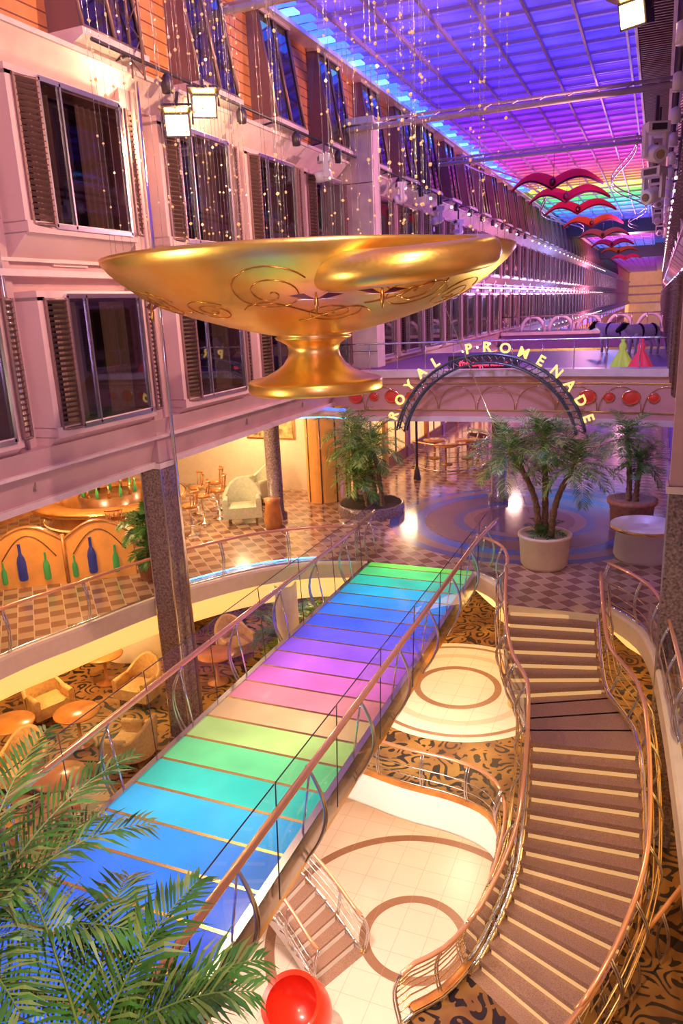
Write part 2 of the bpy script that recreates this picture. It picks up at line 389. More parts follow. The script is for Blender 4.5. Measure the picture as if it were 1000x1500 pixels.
# ------------------------------------------------------------------ bridge
BX0, BX1 = -6.6, -3.8
mb = MB()
y = BY0
while y < 17.2:
    y1 = min(y+PITCH, 17.35)
    mb.box(BX0+.06, BX1-.06, y+.025, y1-.025, -.06, .03, 'bridge_led')
    mb.box(BX0, BX1, y-.025, y+.025, -.12, .035, 'brass')
    y += PITCH
for x in (BX0, BX1):
    mb.box(x-.05, x+.05, BY0, 17.35, -.3, .045, 'silver')
    mb.box(x-.02, x+.02, BY0, 17.35, -.45, -.25, 'brass')
mb.box(BX0+.2, BX1-.2, BY0, 17.3, -.2, -.16, 'white')
bridge = mb.obj('glass_footbridge')
def bridge_rail(x, side):
    mb = MB(); xr = x+side*.18
    p = cat([(xr, 1.0, 1.05), (xr, 8, 1.05), (xr, 14, 1.05), (xr, 16.5, 1.05), (xr+side*.12, 18.6, 1.05)], 6)
    mb.tube(p, .05, 'copper_rail', 8)
    for i in range(10):
        y0 = 1.0+i*1.78; y1 = y0+1.74
        mb.face([(x+side*.1, y0, -.25), (x+side*.1, y1, -.25), (x+side*.16, y1, 1.4), (x+side*.16, y0, 1.4)], 'glass')
        mb.tube([(x+side*.16, y0, 1.4), (x+side*.16, y1, 1.4)], .010, 'dark_metal', 4)
        mb.tube([(x+side*.1, y0, -.2), (x+side*.16, y0, 1.4)], .010, 'dark_metal', 4)
        y = y0+.87
        for off, r, mm in ((-.05, .02, 'silver'), (.05, .02, 'silver')):
            mb.tube([(x+side*(.05+.30*math.sin(PI*t*.93)), y+off*(1-t), -.35+1.4*t) for t in [j/9 for j in range(10)]], r, mm, 6)
        mb.tube([(x+side*(.0+.16*t), y, .0+1.0*t) for t in (0, .5, 1)], .018, 'chrome', 6)
    return mb
for x, s_ in ((BX0, -1), (BX1, 1)): child(bridge_rail(x, s_).obj('bridge_railing'), bridge)

# ------------------------------------------------------------------ main staircase
C = Path(cat([(-1.73, 15.5, 0), (-1.64, 14.9, 0), (-1.47, 14.2, 0), (-1.15, 13.5, 0), (-.85, 12.8, 0), (-.70, 12.0, 0), (-.62, 11.2, 0), (-.62, 10.3, 0), (-.85, 9.5, 0), (-1.2, 8.8, 0), (-1.6, 8.2, 0)], 6))
def stair(name, C, segs, width, rmats=('step_stone', 'riser_lit'), z0=0, side_mat='cream', th=.09):
    mb = MB(); z = z0; s = 0; up = Vector((0, 0, 1)); Lp = []; Rp = []
    for (n, tr, rise) in segs:
        for i in range(n):
            s1 = s+tr
            a, b_ = C.at(s), C.at(min(s1+.05, C.len)); na, nb = C.nrm(s), C.nrm(s1)
            z -= rise
            w = width/2
            q = [a+na*w, a-na*w, b_-nb*w, b_+nb*w]
            t = [mb.av(p_+up*z) for p_ in q]; bt = [mb.av(p_+up*(z-th)) for p_ in q]
            mb.fi(t[::-1], rmats[0]); mb.fi(bt, rmats[0])
            for j in range(4): mb.fi((bt[j], bt[(j+1) % 4], t[(j+1) % 4], t[j]), rmats[0])
            if rise > 0:
                w2 = w-.06; a2 = C.at(s+.05)
                mb.face([a2+na*w2+up*z, a2-na*w2+up*z, a2-na*w2+up*(z+rise-th), a2+na*w2+up*(z+rise-th)], rmats[1])
            Lp.append(a+na*w+up*(z+rise*.5)); Rp.append(a-na*w+up*(z+rise*.5)); s = s1
    Lp.append(C.at(s)+C.nrm(s)*width/2+up*z); Rp.append(C.at(s)-C.nrm(s)*width/2+up*z)
    for side, PP in ((1, Lp), (-1, Rp)):
        for A, B in zip(PP[:-1], PP[1:]):
            mb.face([A+up*.05, B+up*.05, B-up*.32, A-up*.32], side_mat)
        mb.tube([p_+up*.06 for p_ in PP], .025, 'brass', 6)
    o = mb.obj(name)
    return o, Lp, Rp
stc, Lp, Rp = stair('curved_staircase', C, [(7, .255, .172), (3, .52, 0), (14, .27, .171)], 1.86)
def off(PP, d): return [p+Vector((d, 0, 0)) for p in PP]
child(railing('staircase_railing', off(Lp, .04), 1.0, .85, 1, bars=4, glass=True, bow=.22, bm='brass'), stc)
child(railing('staircase_railing', off(Rp, -.04), 1.0, .85, -1, bars=4, glass=True, bow=.22, bm='brass'), stc)
C2 = Path(cat([(-9.3, 11.6, 0), (-8.2, 11.75, 0), (-7.1, 11.7, 0), (-6.1, 11.5, 0), (-5.1, 11.1, 0), (-4.6, 10.8, 0)], 6))
lst, L2, R2 = stair('lobby_staircase', C2, [(17, .25, .176)], 1.2, ('step_stone', 'white'), z0=Z4, side_mat='white', th=.05)
child(railing('lobby_railing', L2, .95, .9, 1, bars=4, glass=False, bm='silver'), lst); child(railing('lobby_railing', R2, .95, .9, -1, bars=4, glass=False, bm='silver'), lst)

# ------------------------------------------------------------------ left cabin wall
WX = -10.2
mb = MB()
mb.box(WX-.35, WX, -2, YEND, 3.4, 11.0, 'wall_paint')
mb.box(WX-.35, WX, -2, YEND, 11.0, 14.7, 'wood_slats')
mb.obj('wall_left')
mb = MB()
def band(x, z0, z1, d, m, sgn=1):
    mb.box(min(x, x+sgn*d), max(x, x+sgn*d), -2, YEND, z0, z1, m)
def wedge(x, z0, z1, d0, d1, m, sgn=1):
    ya, yb = -2, YEND
    v = [(x, z0), (x+sgn*d0, z0), (x+sgn*d1, z1), (x, z1)]
    mb.face([(a, ya, z) for a, z in v], m); mb.face([(a, yb, z) for a, z in v][::-1], m)
    for i in range(4):
        a, c = v[i], v[(i+1) % 4]
        mb.face([(a[0], ya, a[1]), (c[0], ya, c[1]), (c[0], yb, c[1]), (a[0], yb, a[1])], m)
wedge(WX, 3.4, 4.35, .12, .42, 'wall_paint'); band(WX, 3.95, 4.0, .44, 'trim_white'); band(WX, 3.3, 3.42, .25, 'trim_white')
band(WX, 7.25, 7.36, .28, 'trim_white'); band(WX, 7.5, 7.56, .12, 'trim_white')
wedge(WX, 10.55, 11.0, .1, .55, 'trim_white'); band(WX, 11.0, 11.08, .6, 'trim_white')
band(WX, 14.0, 14.12, .5, 'trim_white')
mb.obj('trim_3')
def bay():
    mb = MB(); w = 1.45; h = 2.5; d = .5; t = .17
    mb.box(0, d, -w, w, h-.16, h, 'bay_paint'); mb.box(0, d+.04, -w, w, -.02, .17, 'bay_paint')
    mb.box(0, d, -w, -w+t, .15, h-.1, 'bay_paint'); mb.box(0, d, w-t, w, .15, h-.1, 'bay_paint')
    mb.face([(0, -w, 0), (d, -w, 0), (0, -w, -.45)], 'bay_paint'); mb.face([(0, w, 0), (0, w, -.45), (d, w, 0)], 'bay_paint')
    mb.face([(0, -w, -.45), (d, -w, 0), (d, w, 0), (0, w, -.45)], 'bay_paint')
    mb.box(.01, .03, -w+t, w-t, .15, h-.15, 'room_dark')
    def cur(y0, y1):
        mb.grid(lambda u, v: (.16+.035*math.sin(u*(y1-y0)*38), y0+(y1-y0)*u, .17+(h-.35)*v), 60, 1, 'curtain')
    cur(-.75, -.15); cur(.5, 1.2)
    x = d+.03; y0, y1, z0, z1 = -.8, 1.28, .1, h-.08
    mb.face([(x, y0, z0), (x, y1, z0), (x, y1, z1), (x, y0, z1)], 'window_glass')
    for a, c in (((y0-.03), (y0+.04)), ((y1-.04), (y1+.03)), (-.32, -.28)): mb.box(x-.03, x+.04, a, c, z0, z1, 'silver')
    mb.box(x-.03, x+.04, y0, y1, z0-.03, z0+.05, 'silver'); mb.box(x-.03, x+.04, y0, y1, z1-.05, z1+.03, 'silver')
    def lou(ya, xa, yb, xb):
        A = Vector((xa, ya, 0)); B = Vector((xb, yb, 0))
        for Pp in (A, B): mb.box(Pp.x-.025, Pp.x+.025, Pp.y-.025, Pp.y+.025, .12, h-.12, 'louver')
        n = 24
        for i in range(n):
            z = .2+i*(h-.42)/(n-1)
            mb.face([(A.x-.04, A.y, z), (B.x-.04, B.y, z), (B.x+.05, B.y, z+.055), (A.x+.05, A.y, z+.055)], 'louver')
        for z in (.12, h-.15): mb.tube([(A.x, A.y, z), (B.x, B.y, z)], .03, 'louver', 4)
    lou(-1.3, d+.02, -.88, d+.10); lou(1.40, d+.10, 1.62, d+.06)
    return mb.mesh('window_bay')
def bay3():
    mb = MB(); w = .95; h = 2.75
    for s_ in (-1, 1): mb.face([(0, s_*w, -.35), (.75, s_*w, 0), (.75, s_*w, .12), (0, s_*w, .12)][::s_], 'trim_white')
    mb.face([(0, -w, -.35), (0, w, -.35), (.75, w, 0), (.75, -w, 0)], 'trim_white'); mb.face([(.75, -w, 0), (.75, w, 0), (.75, w, .12), (.75, -w, .12)], 'trim_white')
    mb.face([(0, -w, .12), (.75, -w, .12), (.75, w, .12), (0, w, .12)], 'trim_white')
    x0, x1 = .68, .25
    mb.face([(x0, -w+.1, .1), (x0, w-.1, .1), (x1, w-.1, h), (x1, -w+.1, h)], 'window_glass')
    for ya in (-w+.06, -.02, w-.12):
        mb.tube([(x0+.02, ya+.03, .1), (x1+.02, ya+.03, h)], .045, 'louver', 4)
    for f_ in (0.02, .98):
        xx = x0+(x1-x0)*f_; zz = .1+(h-.1)*f_
        mb.tube([(xx+.02, -w+.06, zz), (xx+.02, w-.06, zz)], .045, 'louver', 4)
    mb.box(.005, .03, -w+.05, w-.05, .1, h, 'room_dark')
    mb.grid(lambda u, v: (.12+.03*math.sin(u*40), -w+.15+.55*u, .12+(h-.2)*v), 40, 1, 'curtain')
    mb.grid(lambda u, v: (.12+.03*math.sin(u*40), .3+.5*u, .12+(h-.2)*v), 40, 1, 'curtain')
    for s_ in (-1, 1): mb.face([(0, s_*w, .1), (x0, s_*w*.93, .1), (x1, s_*w*.93, h), (0, s_*w, h)], 'louver')
    mb.box(0, .35, -w, w, h-.08, h, 'trim_white')
    return mb.mesh('window_tall')
B1 = bay(); B3 = bay3()
ys = [4.2, 7.9, 11.6, 15.6, 19.2, 22.7]+[27.6+3.65*i for i in range(48)]
wn = 1
for y in ys:
    for z in (4.5, 7.95):
        put(B1, 'window_%d' % wn, (WX, y, z)); wn += 1
for y in [5.4+3.7*i for i in range(54)]:
    put(B3, 'window_%d' % wn, (WX, y, 11.25)); wn += 1
mb = MB()
for i, y in enumerate(ys):
    mb.box(WX, WX+.05, y-.45, y+.45, 7.45, 7.85, 'trim_white'); mb.box(WX+.04, WX+.08, y-.35, y+.35, 7.53, 7.77, 'wall_paint')
    mb.tube([(WX+.2, y-1.85, 3.6), (WX+.2, y-1.85, 11)], .04, 'silver', 8)
    mb.box(WX, WX+.1, y-1.8, y-1.55, 4.2, 11, 'wall_paint')
mb.obj('trim_4')
RX = .95
mb = MB(); mb.box(RX, RX+.35, 6, YEND, 3.4, 14.7, 'wall_paint'); mb.box(RX, RX+.2, 14, 26, 0, 3.4, 'wall_paint'); mb.obj('wall_right')
for y in [17+3.65*i for i in range(40)]:
    for z in (4.5, 7.95, 11.2):
        put(B1, 'window_%d' % wn, (RX, y, z), PI); wn += 1

# ------------------------------------------------------------------ ceiling
mb = MB(); mb.box(-10.2, .95, -2, YEND, 14.62, 14.7, 'ceiling_back')
y = 2
while y < YEND-2:
    w_ = .44 if y < 60 else .7
    mb.box(-9.75, -1.15, y, y+w_, 14.40, 14.46, 'ceiling_slat_glow'); y += .62 if y < 60 else 1.1  # slats emit the coloured light that would fall on them
mb.obj('ceiling')
mb = MB()
y = 1.9
while y < YEND-2:
    mb.box(-9.8, -1.1, y-.025, y+.025, 14.28, 14.38, 'grid_purple'); y += 1.24 if y < 60 else 3.3
for i in range(7):
    x = -8.9+i*1.25; mb.box(x-.035, x+.035, 2, YEND-2, 14.20, 14.34, 'grid_purple')
for yy, zz in ((91, 13.0), (140, 12.6)): mb.box(-10.2, .9, yy, yy+3, zz, 14.6, 'dark_metal')
mb.obj('ceiling_grid')
mb = MB()
y = 3
while y < 60:
    k_ = int(y/.62)
    mb.box(-10.0, -9.15 if k_ % 2 else -9.35, y, y+.38, 14.12, 14.18, 'neon_cyan' if k_ % 4 == 0 else 'neon_blue'); y += .62
mb.obj('ceiling_strip_light')
mb = MB()
mb.box(-1.1, -1.02, 2, 90, 13.7, 14.6, 'trim_white'); mb.box(-.1, .0, 2, 90, 13.7, 14.6, 'trim_white')
y = 2
while y < 90: mb.box(-1.02, -.1, y, y+.05, 13.75, 13.95, 'louver'); y += .22
mb.box(-1.02, -.1, 2, 90, 14.0, 14.05, 'room_dark'); mb.box(0, .95, 2, 90, 13.9, 14.0, 'deep_purple')
mb.obj('ceiling_bulkhead')
mb = MB()
for yy, zz in ((24.6, 12.0), (17.5, 13.3), (36, 12.6)):
    mb.tube([(WX+.0, yy, zz), (.9, yy, zz)], .09, 'trim_white', 8)
    mb.tube([(WX+.0, yy+.3, zz+.25), (.9, yy+.3, zz+.25)], .05, 'trim_white', 8)
    for i in range(14): mb.tube([(WX+i*.8, yy, zz), (WX+.4+i*.8, yy+.3, zz+.25)], .02, 'trim_white', 5)
mb.obj('lighting_truss')

def column(x, y, z0, z1, w, m):
    mb = MB(); mb.box(x-w/2, x+w/2, y-w/2, y+w/2, z0, z1, m)
    mb.box(x-w/2-.05, x+w/2+.05, y-w/2-.05, y+w/2+.05, z0, z0+.15, 'granite'); mb.box(x-w/2-.04, x+w/2+.04, y-w/2-.04, y+w/2+.04, z1-.12, z1, 'trim_white')
    for a in (-1, 1): mb.box(x+a*w/2-.015, x+a*w/2+.015, y-w/2-.015, y-w/2+.015, z0, z1, 'silver')
    return mb
mb = column(-10.1, 13.45, Z4, 3.4, .52, 'granite'); mb.box(-10.33, -9.87, 13.22, 13.68, 3.4, 14.4, 'wall_paint'); mb.tube([(-9.72, 13.6, Z4), (-9.72, 13.6, 14.2)], .045, 'chrome', 10)
mb.obj('column')
mb = MB()
for (a, b_) in ((-9.55, 13.3), (-9.3, 13.3), (-9.42, 13.5)): mb.tube([(a, b_, 10.9), (a, b_, 14.3)], .022, 'louver', 6)
for i in range(11): mb.tube([(-9.55 if i % 2 else -9.3, 13.3, 10.9+i*.31), (-9.3 if i % 2 else -9.55, 13.3, 11.21+i*.31)], .012, 'louver', 5)
mb.obj('truss_ladder')
mb = column(.58, 13.4, Z4-3, 3.4, .46, 'granite'); mb.box(.36, .8, 13.2, 13.6, 3.4, 13.8, 'wall_paint'); mb.obj('column')
mb = MB(); mb.lathe([(.34, 0), (.34, .2), (.25, .25), (.25, 2.6), (.33, 2.75), (.33, 2.80)], (-4.6, 24.5, 0), 'granite', 24); mb.obj('column')
mb = MB(); mb.lathe([(.34, 0), (.34, .2), (.25, .25), (.25, 3.1), (.33, 3.2), (.33, 3.3)], (-11.0, 20.6, 0), 'granite', 24); mb.obj('column')
mb = MB(); mb.lathe([(.4, 0), (.3, .2), (.3, 3.2)], (-8.6, 16.3, Z4), 'cream', 20); mb.obj('column')
mb = MB(); mb.lathe([(1.3, 0), (1.3, .9), (1.2, 1.0), (1.2, 2.6), (1.5, 3.1), (1.5, 3.25)], (-14.6, 17.6, Z4), 'cream', 40); mb.lathe([(1.33, .9), (1.36, .95), (1.33, 1.0)], (-14.6, 17.6, Z4), 'brass', 40); mb.obj('column')  # cream drum wall added on the casino deck, not a column
mb = MB()
mb.box(WX, -8.85, 24.7, 25.5, 4.45, 12.1, 'trim_white'); mb.box(-10.2, -8.75, 24.6, 25.6, 12.15, 12.35, 'white')
for z in (5, 6.8, 8.6, 10.4): mb.box(WX, -8.84, 24.68, 24.70, z, z+.02, 'dark_metal')
mb.obj('pilaster')
mb = MB(); mb.tube([(-8.2, 27, 0), (-8.2, 27, 2.7)], .05, 'dark_metal', 8); mb.lathe([(.15, 0), (.1, .3), (.05, .5)], (-8.2, 27, 0), 'dark_metal', 12); mb.obj('lamp_post')

# ------------------------------------------------------------------ overpass + arch
mb = MB()
YY = lambda x: 23.9-.5*(((x+4.6)/5.6)**2)
mb.box(-9.75, .75, 24.0, 34, 4.05, 4.3, 'deep_purple')
nseg = 40
for i in range(nseg):
    x0 = -10.2+11.15*i/nseg; x1 = -10.2+11.15*(i+1)/nseg
    for za, zb, o_, mm in ((2.85, 4.25, 0, 'fascia_pink'), (4.2, 4.42, .1, 'trim_white'), (2.75, 2.92, .08, 'trim_white'), (3.98, 4.01, .04, 'brass'), (3.12, 3.15, .04, 'brass')):
        mb.face([(x0, YY(x0)-o_, za), (x1, YY(x1)-o_, za), (x1, YY(x1)-o_, zb), (x0, YY(x0)-o_, zb)], mm)
        mb.face([(x0, YY(x0)-o_, za), (x1, YY(x1)-o_, za), (x1, 24.2, za), (x0, 24.2, za)], mm)
        mb.face([(x0, YY(x0)-o_, zb), (x1, YY(x1)-o_, zb), (x1, 24.2, zb), (x0, 24.2, zb)], mm)
mb.box(-9.75, .75, 24.2, 34, 2.8, 2.9, 'cream')
for k in range(-4, 5):
    c = -4.6+k*1.24
    mb.tube([(c+.6*math.cos(a), YY(c+.6*math.cos(a))-.03, 3.15+.75*math.sin(a)) for a in [PI*j/16 for j in range(17)]], .012, 'brass', 4)
for i in range(-8, 8):
    x = -4.6+i*.62+.31
    if abs(x+4.6) < 2.4: continue
    big = i % 2 == 0
    rx, rz = (.24, .20) if big else (.15, .13)
    mb.T = Matrix.Translation((x, YY(x)-.02, 3.58)) @ Matrix.Rotation(PI/2, 4, 'X') @ Matrix.Diagonal((rx, rz, 1, 1))
    mb.lathe([(1.15, 0), (1.12, .03), (1.0, .04)], (0, 0, 0), 'brass', 24); mb.lathe([(1.0, .04), (.95, .02), (.6, .06), (0, .08)], (0, 0, 0), 'red_oval', 24)
    mb.T = None
overpass = mb.obj('promenade_overpass')
mb = MB()
mb.tube([(x, YY(x)+.05, 5.3) for x in [-9.7+10.3*i/20 for i in range(21)]], .03, 'silver', 6)
for i in range(11):
    x0 = -9.7+i*.93; y0 = YY(x0)+.05; x1 = x0+.9; y1 = YY(x1)+.05
    mb.face([(x0, y0, 4.4), (x1, y1, 4.4), (x1, y1, 5.25), (x0, y0, 5.25)], 'glass'); mb.tube([(x0, y0, 4.3), (x0, y0, 5.3)], .015, 'silver', 6)
child(mb.obj('overpass_railing'), overpass)
mb = MB(); mb.text('the experience', .27, 'neon_red', Matrix.Translation((-5.3, 25.2, 4.42)) @ Matrix.Rotation(PI/2, 4, 'X'))
mb.box(-6.5, -4.1, 25.25, 25.3, 4.3, 4.75, 'dark_metal'); child(mb.obj('neon_sign'), overpass)
AX, AY, AZ = -4.72, 23.0, 1.95
mb = MB()
def arcpts(R, a0=12, a1=168, n=36, y=AY): return [(AX+R*math.cos(math.radians(a0+(a1-a0)*i/n)), y, AZ+R*math.sin(math.radians(a0+(a1-a0)*i/n))) for i in range(n+1)]
for R in (3.0, 2.74):
    for y in (AY, AY+.3): mb.tube(arcpts(R, y=y), .035, 'arch_metal', 6)
A = arcpts(3.0); Bq = arcpts(2.74); A2 = arcpts(3.0, y=AY+.3)
for i in range(0, 36):
    mb.tube([A[i], Bq[(i+1)]], .014, 'arch_metal', 4); mb.tube([Bq[i], A[i+1]], .014, 'silver', 4); mb.tube([A[i], A2[i+1]], .014, 'silver', 4)
txt = "ROYAL PROMENADE"
for i, ch in enumerate(txt):
    if ch == ' ': continue
    a = 160-(160-20)*i/(len(txt)-1)
    ar = math.radians(a); R = 3.08
    mb.text(ch, .42, 'letters', Matrix.Translation((AX+R*math.cos(ar), AY-.03, AZ+R*math.sin(ar))) @ Matrix.Rotation(-(ar-PI/2), 4, 'Y') @ Matrix.Rotation(PI/2, 4, 'X'), .03, .008)
mb.obj('arch_sign')

# ------------------------------------------------------------------ gold bowl
mb = MB(); BC = (-4.6, 10.1, 0)
op = [(.5, 6.14), (.75, 6.19), (1.2, 6.30), (1.7, 6.45), (2.15, 6.63), (2.5, 6.85), (2.74, 7.05)]
prof = [(0, 5.32), (.9, 5.32), (.97, 5.34), (.985, 5.37), (.985, 5.48), (.97, 5.51), (.9, 5.53), (.74, 5.57), (.58, 5.64), (.46, 5.73), (.385, 5.84), (.365, 5.93), (.39, 6.01), (.47, 6.06), (.54, 6.09), (.56, 6.12)]+op+[(2.85, 7.18), (2.85, 7.23), (2.77, 7.22), (2.5, 7.02), (2.0, 6.78), (1.2, 6.52), (.4, 6.4), (0, 6.38)]
mb.lathe(prof, BC, 'gold', 96)
def bowlpt(a, r, o_=.004):
    for (r0, z0), (r1, z1) in zip(op[:-1], op[1:]):
        if r0 <= r <= r1:
            z = z0+(z1-z0)*(r-r0)/(r1-r0); return (BC[0]+(r+o_*.5)*math.cos(a), BC[1]+(r+o_*.5)*math.sin(a), z-o_)
    return (BC[0]+r*math.cos(a), BC[1]+r*math.sin(a), 7.05)
for (ac, rc, R, sg) in [(-1.35, 2.25, .42, 1), (-2.35, 2.2, .40, -1), (-.55, 2.2, .38, -1), (-1.85, 1.9, .3, 1), (-2.9, 2.15, .36, 1), (-1.0, 1.7, .3, -1), (-.1, 2.1, .35, 1)]:
    pts = []
    for i in range(60):
        t = i/59; an = sg*(t*4.2*PI)+.6; rr = R*(1-t)**.8
        q = rc+rr*math.sin(an); q = min(2.7, max(.6, q)); pts.append(bowlpt(ac+rr*math.cos(an)/rc*1.2, q))
    mb.tube(pts, .008, 'gold_line', 5)
    pts = [bowlpt(ac+R/rc*1.2+.08+t*.55*sg, min(2.68, max(.7, rc+.4*math.sin(t*3.5)*(1-t)-.25*t)), .006) for t in [j/20 for j in range(21)]]
    mb.tube(pts, .008, 'gold_line', 5)
mb.T = Matrix.Translation((-2.74, 8.68, 7.0)) @ Matrix.Rotation(math.radians(7), 4, 'X') @ Matrix.Rotation(math.radians(-2), 4, 'Y')
mb.tube([(.93*math.cos(a), .93*math.sin(a), 0) for a in [2*PI*i/64 for i in range(64)]], [.17+.06*(1-math.cos(2*PI*i/64))/2 for i in range(64)], 'gold', 20, closed=True)
mb.T = None
for (a, r) in ((-2.25, 2.25), (-1.12, 2.3), (-.8, 2.35)):
    c = Vector(bowlpt(a, r, .12)); t = Vector((-math.sin(a), math.cos(a), 0)); u = Vector((0, 0, 1))
    for sg in (-1, 1):
        mb.face([c, c+t*sg*.14+u*.07, c+t*sg*.32+u*.05, c+t*sg*.13+u*.01], 'bird_dark'); mb.face([c, c+t*sg*.13+u*.01, c+t*sg*.24+u*.0], 'white')
    mb.tube([c-u*.16, c-u*.05, c+u*.08], [.01, .03, .008], 'gold_line', 6)
bowl = mb.obj('gold_bowl_sculpture')
mb = MB()
for i in range(88):
    a = random.uniform(0, 2*PI); r = random.uniform(.9, 2.75)
    if abs(math.sin(a)) > .85 and random.random() < .7: a = random.choice((0, PI))+random.uniform(-.9, .9)
    x, y = BC[0]+r*math.cos(a), BC[1]+r*math.sin(a)
    zb = 7.1-random.random()*.2 if r < 2.6 else 7.3
    mb.tube([(x, y, zb), (x, y, 14.1)], .0028, 'silver', 3, caps=False)
    z = zb+.2+random.random()*.6
    while z < 13.0:
        s_ = random.choice((.008, .010, .014)); mb.T = Matrix.Translation((x, y, z)) @ Matrix.Rotation(random.random()*3, 4, 'Z') @ Matrix.Rotation(.78, 4, 'X')
        mb.box(-s_, s_, -s_, s_, -s_, s_, 'bead_gold'); mb.T = None
        z += random.uniform(.3, .9)
mb.obj('hanging_bead_strands')
mb = MB(); mb.tube([(-2.6, 9.4, 6.8), (-2.75, 18.9, 1.2)], .006, 'silver', 4); mb.obj('guy_wire')

# ------------------------------------------------------------------ plants
def frond(mb, base, az, el, L, nl, ll, lw, droop, m, rr=.012, tip=None):
    p = Vector(base); e = el; pts = [p.copy()]; dirs = []; n = 14
    for i in range(n):
        d = Vector((math.cos(az)*math.cos(e), math.sin(az)*math.cos(e), math.sin(e)))
        dirs.append(d); p = p+d*(L/n); pts.append(p.copy()); e -= droop/n*(.5+i/n)
    dirs.append(dirs[-1])
    mb.tube(pts, [rr*(1-.75*i/n) for i in range(n+1)], tip or m, 4, caps=False)
    for i in range(nl):
        t = .12+.88*(i+.5)/nl; f_ = t*n; k_ = min(n-1, int(f_)); q = pts[k_].lerp(pts[k_+1], f_-k_); d = dirs[k_]
        sd = d.cross(Vector((0, 0, 1)))
        if sd.length < .05: sd = Vector((-math.sin(az), math.cos(az), 0))
        sd.normalize(); nn = sd.cross(d).normalized()
        l = ll*(math.sin(PI*min(1, .22+.72*t))**.7)*random.uniform(.8, 1.12)
        for sg in (-1, 1):
            fw = .45+.7*t
            dd = (sd*sg+d*fw+nn*random.uniform(.0, .45)).normalized()
            p1 = q+dd*l*.5; p2 = q+dd*l+Vector((0, 0, -l*random.uniform(.1, .3)))
            wv = dd.cross(nn).normalized()*lw
            mm = tip if (tip and random.random() < .3) else m
            mb.face([q-wv*.4, p1-wv, p1+wv, q+wv*.4], mm); mb.face([p1-wv, p2, p1+wv], mm)
def palm(mb, base, h, nf, L, nl, ll, lw, m='leaf', lean=(0, 0), r=.07, emin=-.35, emax=1.35, az0=None):
    b0 = Vector(base); top = b0+Vector((lean[0], lean[1], h))
    if h > .05:
        pts = [b0.lerp(top, t)+Vector((lean[0]*.3*math.sin(PI*t)*-1, 0, 0)) for t in [i/16 for i in range(17)]]
        mb.tube(pts, [r*(1.15 if i % 2 else .9)*(1.2-.3*i/16) for i in range(17)], 'trunk', 8)
    for i in range(nf):
        az = (az0 or 0)+i*2.399+random.uniform(-.2, .2); t = (i+.5)/nf
        el = emax+(emin-emax)*t**.8
        frond(mb, top+Vector((0, 0, -.05*t)), az, el, L*random.uniform(.85, 1.1), nl, ll, lw, random.uniform(.9, 1.6), m, rr=.012*L, tip='leaf_tip' if m == 'leaf' else None)
mb = MB()
for (x, y, h, L) in ((-8.8, 22.1, 2.6, 1.35), (-8.2, 22.3, 2.2, 1.4), (-7.75, 21.7, 2.3, 1.2), (-8.6, 22.5, 1.8, 1.15), (-8.2, 21.6, 1.3, 1.0)):
    palm(mb, (x, y, 0), h, 20, L, 22, .42, .013, 'leaf', (random.uniform(-.25, .15), random.uniform(-.2, .2)))
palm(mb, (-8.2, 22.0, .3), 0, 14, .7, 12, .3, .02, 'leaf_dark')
mb.lathe([(.0, .3), (1.0, .32), (1.05, .35), (1.1, .3), (1.1, 0)], (-8.3, 22.1, 0), 'granite', 28); mb.lathe([(0, .33), (1, .33)], (-8.3, 22.1, .01), 'soil', 20)
mb.obj('palm_cluster')
mb = MB()
for (x, y, h, L, lx) in ((-2.45, 18.4, 2.25, 1.3, -.75), (-2.1, 18.2, 2.05, 1.25, .5), (-2.3, 18.5, 2.6, 1.1, -.1)):
    palm(mb, (x, y, .8), h-.2, 24, L, 22, .42, .013, 'leaf', (lx, .1))
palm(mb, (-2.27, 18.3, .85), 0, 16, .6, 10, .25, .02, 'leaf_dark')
mb.lathe([(.5, 0), (.58, .1), (.62, .75), (.66, .8), (.66, .86), (.58, .86), (.56, .8), (0, .8)], (-2.27, 18.3, 0), 'cream', 32)
mb.obj('potted_palm')
mb = MB()
palm(mb, (-.45, 22.5, .7), 1.9, 26, 1.05, 20, .36, .014, 'leaf', (-.15, 0)); palm(mb, (-.25, 22.4, .7), 1.2, 20, .9, 18, .32, .014, 'leaf_dark', (.05, 0))
mb.lathe([(.5, 0), (.58, .08), (.62, .6), (.7, .68), (.7, .8), (.6, .8), (0, .72)], (-.35, 22.5, 0), 'terracotta', 28)
mb.obj('potted_palm')
mb = MB(); palm(mb, (-11.6, 14.7, .5), 1.0, 20, .8, 14, .30, .03, 'leaf_dark', (.05, 0), r=.05); palm(mb, (-11.6, 14.7, .5), .3, 14, .65, 12, .28, .03, 'leaf_dark', (.05, 0), r=.05)
mb.lathe([(.22, 0), (.26, .05), (.33, .5), (.37, .55), (.37, .6), (.3, .6), (0, .55)], (-11.6, 14.7, 0), 'terracotta', 24); mb.obj('potted_palm')
mb = MB()
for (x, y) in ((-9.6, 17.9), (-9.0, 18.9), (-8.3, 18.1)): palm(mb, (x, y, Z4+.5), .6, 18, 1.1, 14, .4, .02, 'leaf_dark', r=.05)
mb.lathe([(.9, 0), (1.0, .5), (.9, .5), (0, .45)], (-8.9, 18.3, Z4), 'cream', 24); mb.obj('planter_bed')
mb = MB()
def fp(top, specs, L):
    b0 = Vector((top[0], top[1], .5)); t_ = Vector(top)
    mb.tube([b0.lerp(t_, i/20) for i in range(21)], [.07*(1.2 if i % 2 else .9) for i in range(21)], 'trunk', 8)
    for az, el, s_ in specs:
        frond(mb, top, az, el, L*s_, 34, .36, .0115, random.uniform(1.0, 1.5), 'leaf_near', rr=.012, tip='leaf_tip')
